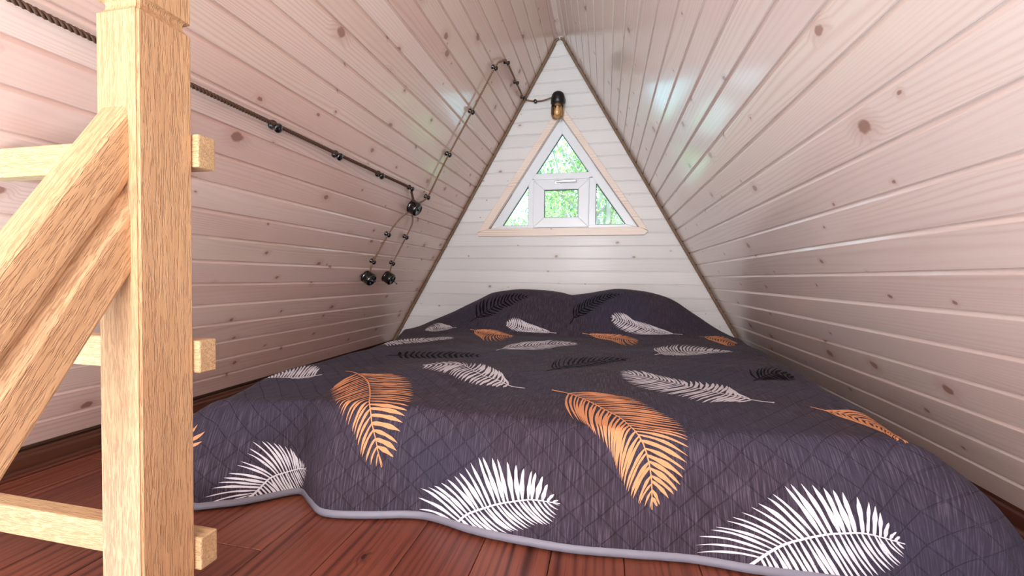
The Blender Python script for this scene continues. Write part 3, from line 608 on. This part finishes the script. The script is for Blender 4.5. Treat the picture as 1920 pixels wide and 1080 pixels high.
# ------------------------------------------------------------------ railing: post, handrail, level bars
rail = tag(empty('stair_railing', (-.383, .543, ZF)), 'light oak stair railing with square post, sloping handrail and level bars at the left', 'railing')
def rpart(name, me, mat, org, smooth=False):
    me.transform(Matrix.Translation(-Vector(org))); o = link(name, me, mat, rail, smooth); o.location = Vector(org)-rail.location; return o
PX0, PX1, PY0, PY1 = -.4235, -.3434, .5, .5855
def ring(o, z): return [(PX0-o, PY0-o, z), (PX1+o, PY0-o, z), (PX1+o, PY1+o, z), (PX0-o, PY1+o, z)]
lv = [(0, -.98), (0, .3905), (-.0035, .394), (-.0065, .3985), (-.0075, .4035), (-.0065, .4085), (-.004, .4105), (0, .4115), (0, .56), (-.006, .567)]
v = []; f = []
for o_, z in lv: v += ring(o_, z)
for j in range(len(lv)-1):
    for i in range(4): f.append((j*4+i, j*4+(i+1) % 4, (j+1)*4+(i+1) % 4, (j+1)*4+i))
f += [(3, 2, 1, 0), tuple(4*(len(lv)-1)+i for i in range(4))]
pm = fix(pydata('post', v, f))
b = bmesh.new(); b.from_mesh(pm)
ed = [e for e in b.edges if abs(e.verts[0].co.z-e.verts[1].co.z) > .0005 and abs(e.verts[0].co.x-e.verts[1].co.x) < .02 and abs(e.verts[0].co.y-e.verts[1].co.y) < .02]
bmesh.ops.bevel(b, geom=ed, offset=.0032, segments=3, affect='EDGES', clamp_overlap=True); b.to_mesh(pm); b.free()
rpart('post', pm, M_OAK, (-.383, .543, 0))
# handrail: moulded section in the plane of the post face, pulled down the stair slope
sec = [(-.4140, .2440), (-.4100, .2490), (-.3715, .2490), (-.3655, .2445), (-.3620, .2360), (-.3610, .222), (-.3605, .150), (-.3625, .138), (-.3700, .1335),
       (-.3715, .1250), (-.3690, .1130), (-.3635, .1000), (-.3600, .0940), (-.3590, .088), (-.3585, .008), (-.3600, .002), (-.366, 0), (-.4090, 0), (-.4125, .004), (-.4130, .088), (-.4140, .15)]
dv = Vector((0, -.5, -.866)); Lr = 1.9; n = len(sec)
v = [Vector((a, PY0, c)) for a, c in sec]; v += [q+dv*Lr for q in v]
f = [tuple(range(n-1, -1, -1)), tuple(range(n, 2*n))]+[(i, (i+1) % n, n+(i+1) % n, n+i) for i in range(n)]
hm = fix(pydata('handrail', v, f))
hr_org = Vector((-.385, PY0, .12)); R3 = aim((0, .5, .866), hr_org)
hm.transform(R3.inverted()); ho = link('handrail', hm, M_OAK, rail); ho.matrix_local = Matrix.Translation(-rail.location) @ R3
for e in ():
    pass
for z0, z1, y0 in ((.179, .234, .5862), (-.168, -.113, .5862), (-.508, -.452, .5862)):
    xl = max(-K*(H-z1)+.004, -1.02)
    rpart('rail_bar', box('rail_bar', (xl, y0, z0), (-.3330, y0+.0325, z1), .0028, 3), M_OAKX, ((xl-.333)/2, y0, (z0+z1)/2))
# ------------------------------------------------------------------ the bedspread
QM = NT('charcoal_quilted_cotton')
uvn = QM.add('ShaderNodeUVMap', uv_map='cloth')
uv = uvn.outputs[0]
st = QM.noise(QM.vmath('MULTIPLY', uv, (420., 16., 1.)), 1., 3., .6)
st2 = QM.noise(QM.vmath('MULTIPLY', uv, (60., 900., 1.)), 1., 2.)
big_ = QM.noise(uv, 2.2, 2.)
c = QM.mix(QM.rng(st, .42, .72), srgb(50, 40, 52), srgb(90, 78, 94))
c = QM.mix(QM.math('MULTIPLY', QM.rng(st2, .5, .8), .25), c, srgb(44, 42, 52))
c = QM.mix(QM.math('MULTIPLY', QM.rng(big_, .42, .62), .45), c, srgb(54, 56, 78))
QM.l.new(c, QM.bsdf.inputs['Base Color']); QM.bsdf.inputs['Roughness'].default_value = .78
QM.bsdf.inputs['Sheen Weight'].default_value = .03; QM.bsdf.inputs['Sheen Roughness'].default_value = .4
QM.bsdf.inputs['Specular IOR Level'].default_value = .25
# stitched diamonds: two families of seams
wv = QM.add('ShaderNodeTexNoise'); QM.l.new(uv, wv.inputs['Vector']); wv.inputs['Scale'].default_value = 6.
sx = QM.add('ShaderNodeSeparateXYZ'); QM.l.new(QM.vmath('ADD', uv, QM.vmath('MULTIPLY', wv.outputs['Color'], (.02, .02, 0))), sx.inputs[0])
seam = []
for sgn in (1., -1.):
    a = QM.math('MULTIPLY', QM.math('ADD', sx.outputs[0], QM.math('MULTIPLY', sx.outputs[1], sgn)), 1/.062)
    fr_ = QM.math('ABSOLUTE', QM.math('SUBTRACT', QM.math('FRACT', a), .5))
    seam.append(QM.rng(fr_, .45, .5, 0., 1.))
sm = QM.math('MAXIMUM', seam[0], seam[1])
pk = QM.noise(uv, 45., 3.)
hh = QM.math('ADD', QM.math('MULTIPLY', sm, -1.), QM.math('ADD', QM.math('MULTIPLY', st, .25), QM.math('MULTIPLY', pk, 1.1)))
QM.bump(hh, .0016); M_QUILT = QM.m
NB, NS = 64, 34
def nrm(P): return P
def build_quilt():
    stepx = .0095; ys = []
    ny = int((Q_YB-Q_FY)/.010); cols = 190
    V = []; UVC = []; F = []
    # core grid
    for j in range(ny+1):
        y = Q_FY+(Q_YB-Q_FY)*j/ny; xl = smooth_tab(Q_LEFT, y); xr = smooth_tab(Q_RIGHT, y)
        for i in range(cols+1):
            x = xl+(xr-xl)*i/cols; V.append(quilt_point(x, y)); UVC.append((x, y))
    W_ = cols+1
    for j in range(ny):
        for i in range(cols): a = j*W_+i; F.append((a, a+1, a+W_+1, a+W_))
    # perimeter of the core, left rear -> front -> right rear, with fans at the corners
    per = [(j*W_, (-1., 0.)) for j in range(ny, -1, -1)]
    nf = 22
    per += [(0, (-math.cos(k/nf*math.pi/2), -math.sin(k/nf*math.pi/2))) for k in range(1, nf)]
    per += [(i, (0., -1.)) for i in range(0, cols+1)]
    per += [(cols, (math.sin(k/nf*math.pi/2), -math.cos(k/nf*math.pi/2))) for k in range(1, nf)]
    per += [(j*W_+cols, (1., 0.)) for j in range(0, ny+1)]
    rows = 36; prev = [p[0] for p in per]
    for r in range(1, rows+1):
        e = Q_E*r/rows; cur = []
        for idx, d in per:
            x, y = UVC[idx]; qx, qy = x+d[0]*e, y+d[1]*e
            V.append(quilt_point(qx, qy)); UVC.append((qx, qy)); cur.append(len(V)-1)
        for i in range(len(per)-1):
            a, b_, c_, d_ = prev[i], prev[i+1], cur[i+1], cur[i]
            F.append((a, d_, c_, b_) if a != b_ else (a, d_, c_))
        prev = cur
    # rear edge tucked down behind the pillows
    last = [ny*W_+i for i in range(cols+1)]; pv = last
    for r in range(1, 9):
        cur = []
        for i in range(cols+1):
            x, y = UVC[last[i]]; p = V[last[i]]; s = r/8
            V.append((p[0], p[1]+.035*math.sin(s*math.pi/2), p[2]-.12*(1-math.cos(s*math.pi/2)))); UVC.append((x, y+.1*s)); cur.append(len(V)-1)
        for i in range(cols): F.append((pv[i], pv[i+1], cur[i+1], cur[i]))
        pv = cur
    me = pydata('bedspread', V, F)
    fix_up = sum(1 for p in list(me.polygons)[:500] if p.normal.z > 0)
    if fix_up < 250: me.flip_normals()
    me.update()
    N = [v_.normal.copy() for v_ in me.vertices]
    for v_, n_, (x, y) in zip(me.vertices, N, UVC):
        q = v_.co+n_*quilt_wrinkle(x, y); q.z = max(q.z, Q_FLOOR+.001); v_.co = q
    lay = me.uv_layers.new(name='cloth')
    for lp_ in me.loops: lay.data[lp_.index].uv = UVC[lp_.vertex_index]
    return me
quilt = tag(link('bedspread', build_quilt(), M_QUILT, None, True),
            'charcoal quilted bedspread printed with palm feathers, draped over the bed to the floor', 'bedspread')
sol = quilt.modifiers.new('thick', 'SOLIDIFY'); sol.thickness = .003; sol.offset = -1
# light grey binding along the hem
def hem_mesh():
    path = []
    ny = 120
    for j in range(ny, -1, -1):
        y = Q_FY+(Q_YB-Q_FY)*j/ny; path.append((smooth_tab(Q_LEFT, y), y, -1., 0.))
    xl = smooth_tab(Q_LEFT, Q_FY); xr = smooth_tab(Q_RIGHT, Q_FY)
    for k in range(1, 24): path.append((xl, Q_FY, -math.cos(k/24*math.pi/2), -math.sin(k/24*math.pi/2)))
    for i in range(0, 221): path.append((xl+(xr-xl)*i/220, Q_FY, 0., -1.))
    for k in range(1, 24): path.append((xr, Q_FY, math.sin(k/24*math.pi/2), -math.cos(k/24*math.pi/2)))
    for j in range(0, ny+1):
        y = Q_FY+(Q_YB-Q_FY)*j/ny; path.append((smooth_tab(Q_RIGHT, y), y, 1., 0.))
    V = []; F = []; prof = [(.2815, .0012), (.2845, .0034), (.292, .0040), (.2995, .0036), (.2998, -.003)]; n = len(prof)
    for x, y, dx, dy in path:
        for e, off in prof:
            p = quilt_at(x+dx*e, y+dy*e, off); V.append((p[0], p[1], max(p[2], ZF+.002)))
    for i in range(len(path)-1):
        for k in range(n-1): a = i*n+k; F.append((a, a+n, a+n+1, a+1))
    return pydata('hem_binding', V, F)
HM = NT('grey_satin_binding'); HM.bsdf.inputs['Base Color'].default_value = srgb(124, 122, 136); HM.bsdf.inputs['Roughness'].default_value = .5
tag(link('hem_binding', hem_mesh(), HM.m, quilt, True), 'light grey hem binding along the lower edge')
# printed feathers: thin strips of print lying on the cloth
def ink(name, col, speck):
    t = NT(name); tc_ = t.add('ShaderNodeTexCoord'); nz_ = t.noise(tc_.outputs['Object'], 260., 2.)
    t.l.new(t.mix(t.rng(nz_, .68, .74), col, speck), t.bsdf.inputs['Base Color']); t.bsdf.inputs['Roughness'].default_value = .8; t.bsdf.inputs['Specular IOR Level'].default_value = .15; return t.m
INK = {'white': ink('white_print', srgb(220, 215, 222), srgb(140, 136, 142)), 'orange': ink('apricot_print', srgb(224, 156, 112), srgb(166, 104, 70)), 'black': ink('black_print', srgb(5, 5, 9), srgb(12, 12, 16))}
def poly_at(P, t):
    L = [0.]
    for a, b_ in zip(P, P[1:]): L.append(L[-1]+math.hypot(b_[0]-a[0], b_[1]-a[1]))
    s = t*L[-1]
    for i in range(len(P)-1):
        if s <= L[i+1] or i == len(P)-2:
            u = (s-L[i])/max(1e-9, L[i+1]-L[i]); return (P[i][0]+(P[i+1][0]-P[i][0])*u, P[i][1]+(P[i+1][1]-P[i][1])*u)
def catmull(P, n=10): return [(q.x, q.y) for q in spline([Vector((a, b_, 0)) for a, b_ in P], n)]
def feather(key, colour, nb, stem, up_, lo_, rnd):
    V = []; F = []
    S = catmull(stem); U = catmull(up_); Lw = catmull(lo_)
    SL = sum(math.hypot(b_[0]-a[0], b_[1]-a[1]) for a, b_ in zip(S, S[1:]))
    def strip(pts, wid, off):
        base = len(V); m_ = len(pts)
        for i, (x, y) in enumerate(pts):
            a = pts[max(0, i-1)]; b_ = pts[min(m_-1, i+1)]; dx, dy = b_[0]-a[0], b_[1]-a[1]; l = math.hypot(dx, dy) or 1
            nx, ny_ = -dy/l, dx/l
            for sg in (-1, 1):
                V.append(quilt_at(x+nx*wid[i]*sg, y+ny_*wid[i]*sg, off))
        for i in range(m_-1):
            a = base+2*i; F.append((a, a+1, a+3, a+2))
    sw = .0022 if colour != 'black' else .002
    strip([poly_at(S, i/26) for i in range(27)], [sw*(1.25-.9*i/26)+.0002 for i in range(27)], .0011)
    for E_, side in ((U, 0), (Lw, 1)):
        EL = sum(math.hypot(b_[0]-a[0], b_[1]-a[1]) for a, b_ in zip(E_, E_[1:]))
        for i in range(nb):
            t = (i+.5)/nb; tb = .10+.86*t+rnd.uniform(-.006, .006)
            b0 = poly_at(S, min(1, tb)); tip = poly_at(E_, min(.999, t**.9+rnd.uniform(-.012, .012)))
            b1 = poly_at(S, min(1, tb+.03)); tx, ty = b1[0]-b0[0], b1[1]-b0[1]; l = math.hypot(tx, ty) or 1e-6; tx /= l; ty /= l
            L_ = math.hypot(tip[0]-b0[0], tip[1]-b0[1])
            if L_ < .006: continue
            # stalk leaves the quill outward, then sweeps to the tip
            ox, oy = tip[0]-b0[0], tip[1]-b0[1]; along = ox*tx+oy*ty
            px, py = ox-along*tx, oy-along*ty
            cxp = b0[0]+px*.62+tx*along*.36; cyp = b0[1]+py*.62+ty*along*.36
            pitch_ = min(SL*.86/nb, .0165); sn = abs(ox*ty-oy*tx)/L_; ep = EL/nb*.8; wm = min(pitch_*max(.22, sn)*(.40 if side == 0 else .33), .0058)*rnd.uniform(.75, 1.2)
            m_ = 11; pts = []; wid = []; k1 = rnd.uniform(-1, 1)*L_*.012; ph = rnd.uniform(0, 6)
            for q in range(m_):
                u = q/(m_-1); x = (1-u)**2*b0[0]+2*u*(1-u)*cxp+u*u*tip[0]; y = (1-u)**2*b0[1]+2*u*(1-u)*cyp+u*u*tip[1]
                wob = k1*math.sin(u*7+ph)*u; x += -oy/L_*wob; y += ox/L_*wob
                pts.append((x, y)); wid.append(wm*(math.sin(math.pi*min(1, (u*.93+.07))**.85)**.75+.06)*(1+.18*math.sin(u*11+ph)) if q < m_-1 else .0001)
            strip(pts, wid, .0008+.0002*side)
    me = pydata('printed_feather', V, F)
    me.update()
    if sum(p.normal.z for p in me.polygons) < 0: me.flip_normals()
    return me
LB = {'white': 'white printed feather', 'orange': 'apricot orange printed feather', 'black': 'black printed feather'}
for key, (colour, nb, stem, up_, lo_) in FEATHERS.items():
    rnd = random.Random(hash_seed(key))
    tag(link('printed_feather', feather(key, colour, nb, stem, up_, lo_, rnd), INK[colour], quilt), LB[colour])
# ------------------------------------------------------------------ trees outside the window
BK = NT('pale_bark'); tcb = BK.add('ShaderNodeTexCoord'); BK.l.new(BK.mix(BK.noise(tcb.outputs['Object'], 6., 3.), srgb(205, 200, 192), srgb(120, 110, 100)), BK.bsdf.inputs['Base Color']); BK.bsdf.inputs['Roughness'].default_value = .8
def leaf_mat(name, ca, cb):
    t = NT(name); oi_ = t.add('ShaderNodeNewGeometry'); cc = t.mix(oi_.outputs['Random Per Island'], ca, cb)
    t.l.new(cc, t.bsdf.inputs['Base Color']); t.bsdf.inputs['Roughness'].default_value = .5
    tl = t.add('ShaderNodeBsdfTranslucent'); t.l.new(cc, tl.inputs[0]); mx_ = t.add('ShaderNodeMixShader'); mx_.inputs[0].default_value = .5
    t.l.new(t.bsdf.outputs[0], mx_.inputs[1]); t.l.new(tl.outputs[0], mx_.inputs[2]); t.l.new(mx_.outputs[0], t.out.inputs[0]); return t.m
M_LEAF = leaf_mat('spring_leaves', srgb(78, 150, 84), srgb(215, 238, 140))
def tree(org, h, spread, nleaf, label, rnd):
    root = tag(empty('tree', org), label, 'tree'); segs = []
    def grow(p, d, l, r, depth):
        pts = [p]; q = p.copy(); dd = d.copy()
        for _ in range(5):
            dd = (dd+Vector((rnd.uniform(-.2, .2), rnd.uniform(-.2, .2), rnd.uniform(-.05, .18)))).normalized(); q = q+dd*l/5; pts.append(q.copy())
        segs.append((pts, r, depth))
        if depth < 3:
            for k in range(4 if depth else 7):
                i = rnd.randint(2, 5); a = rnd.uniform(0, 2*math.pi); nd = (dd*.5+Vector((math.cos(a), math.sin(a), rnd.uniform(.1, .7)))).normalized()
                grow(pts[i], nd, l*rnd.uniform(.45, .65), r*.5, depth+1)
    grow(Vector((0, 0, 0)), Vector((0, 0, 1)), h*.7, .085, 0)
    def tubes(sel, name):
        ms = [twisted('t', pts, 1, 0, r, 1., 6, 10.) for pts, r, dp in segs if sel(dp)]
        link(name, join(name, ms), BK.m, root)
    tubes(lambda dp: dp == 0, 'trunk'); tubes(lambda dp: dp > 0, 'branches')
    V = []; F = []
    tips = [p for pts, r, dp in segs if dp >= 2 for p in pts[1:]]
    for i in range(nleaf):
        c0 = rnd.choice(tips)+Vector((rnd.gauss(0, .16), rnd.gauss(0, .16), rnd.gauss(0, .14)))
        a = Vector((rnd.uniform(-1, 1), rnd.uniform(-1, 1), rnd.uniform(-1, 1))).normalized(); b_ = a.orthogonal().normalized(); s = rnd.uniform(.024, .042)
        o = len(V); V += [c0-a*s, c0+b_*s*.5, c0+a*s, c0-b_*s*.5]; F.append((o, o+1, o+2, o+3))
    tag(link('foliage', pydata('foliage', V, F), M_LEAF, root), kind='stuff')
R_ = random.Random(5)
tree((.1, 7.2, -2.9), 6.0, 2, 30000, 'leafy green tree with pale branches standing outside behind the window panes', R_)
GRM = NT('grass'); tcg = GRM.add('ShaderNodeTexCoord'); GRM.l.new(GRM.mix(GRM.noise(tcg.outputs['Object'], 3., 4.), srgb(90, 130, 60), srgb(130, 165, 80)), GRM.bsdf.inputs['Base Color'])
tag(link('ground', box('ground', (-14, 3.6, -3.1), (14, 30, -2.95)), GRM.m), kind='structure')
# ------------------------------------------------------------------ lift everything so that the floor is at zero
for o in list(bpy.data.objects):
    if o.parent is None: o.location.z += ZO
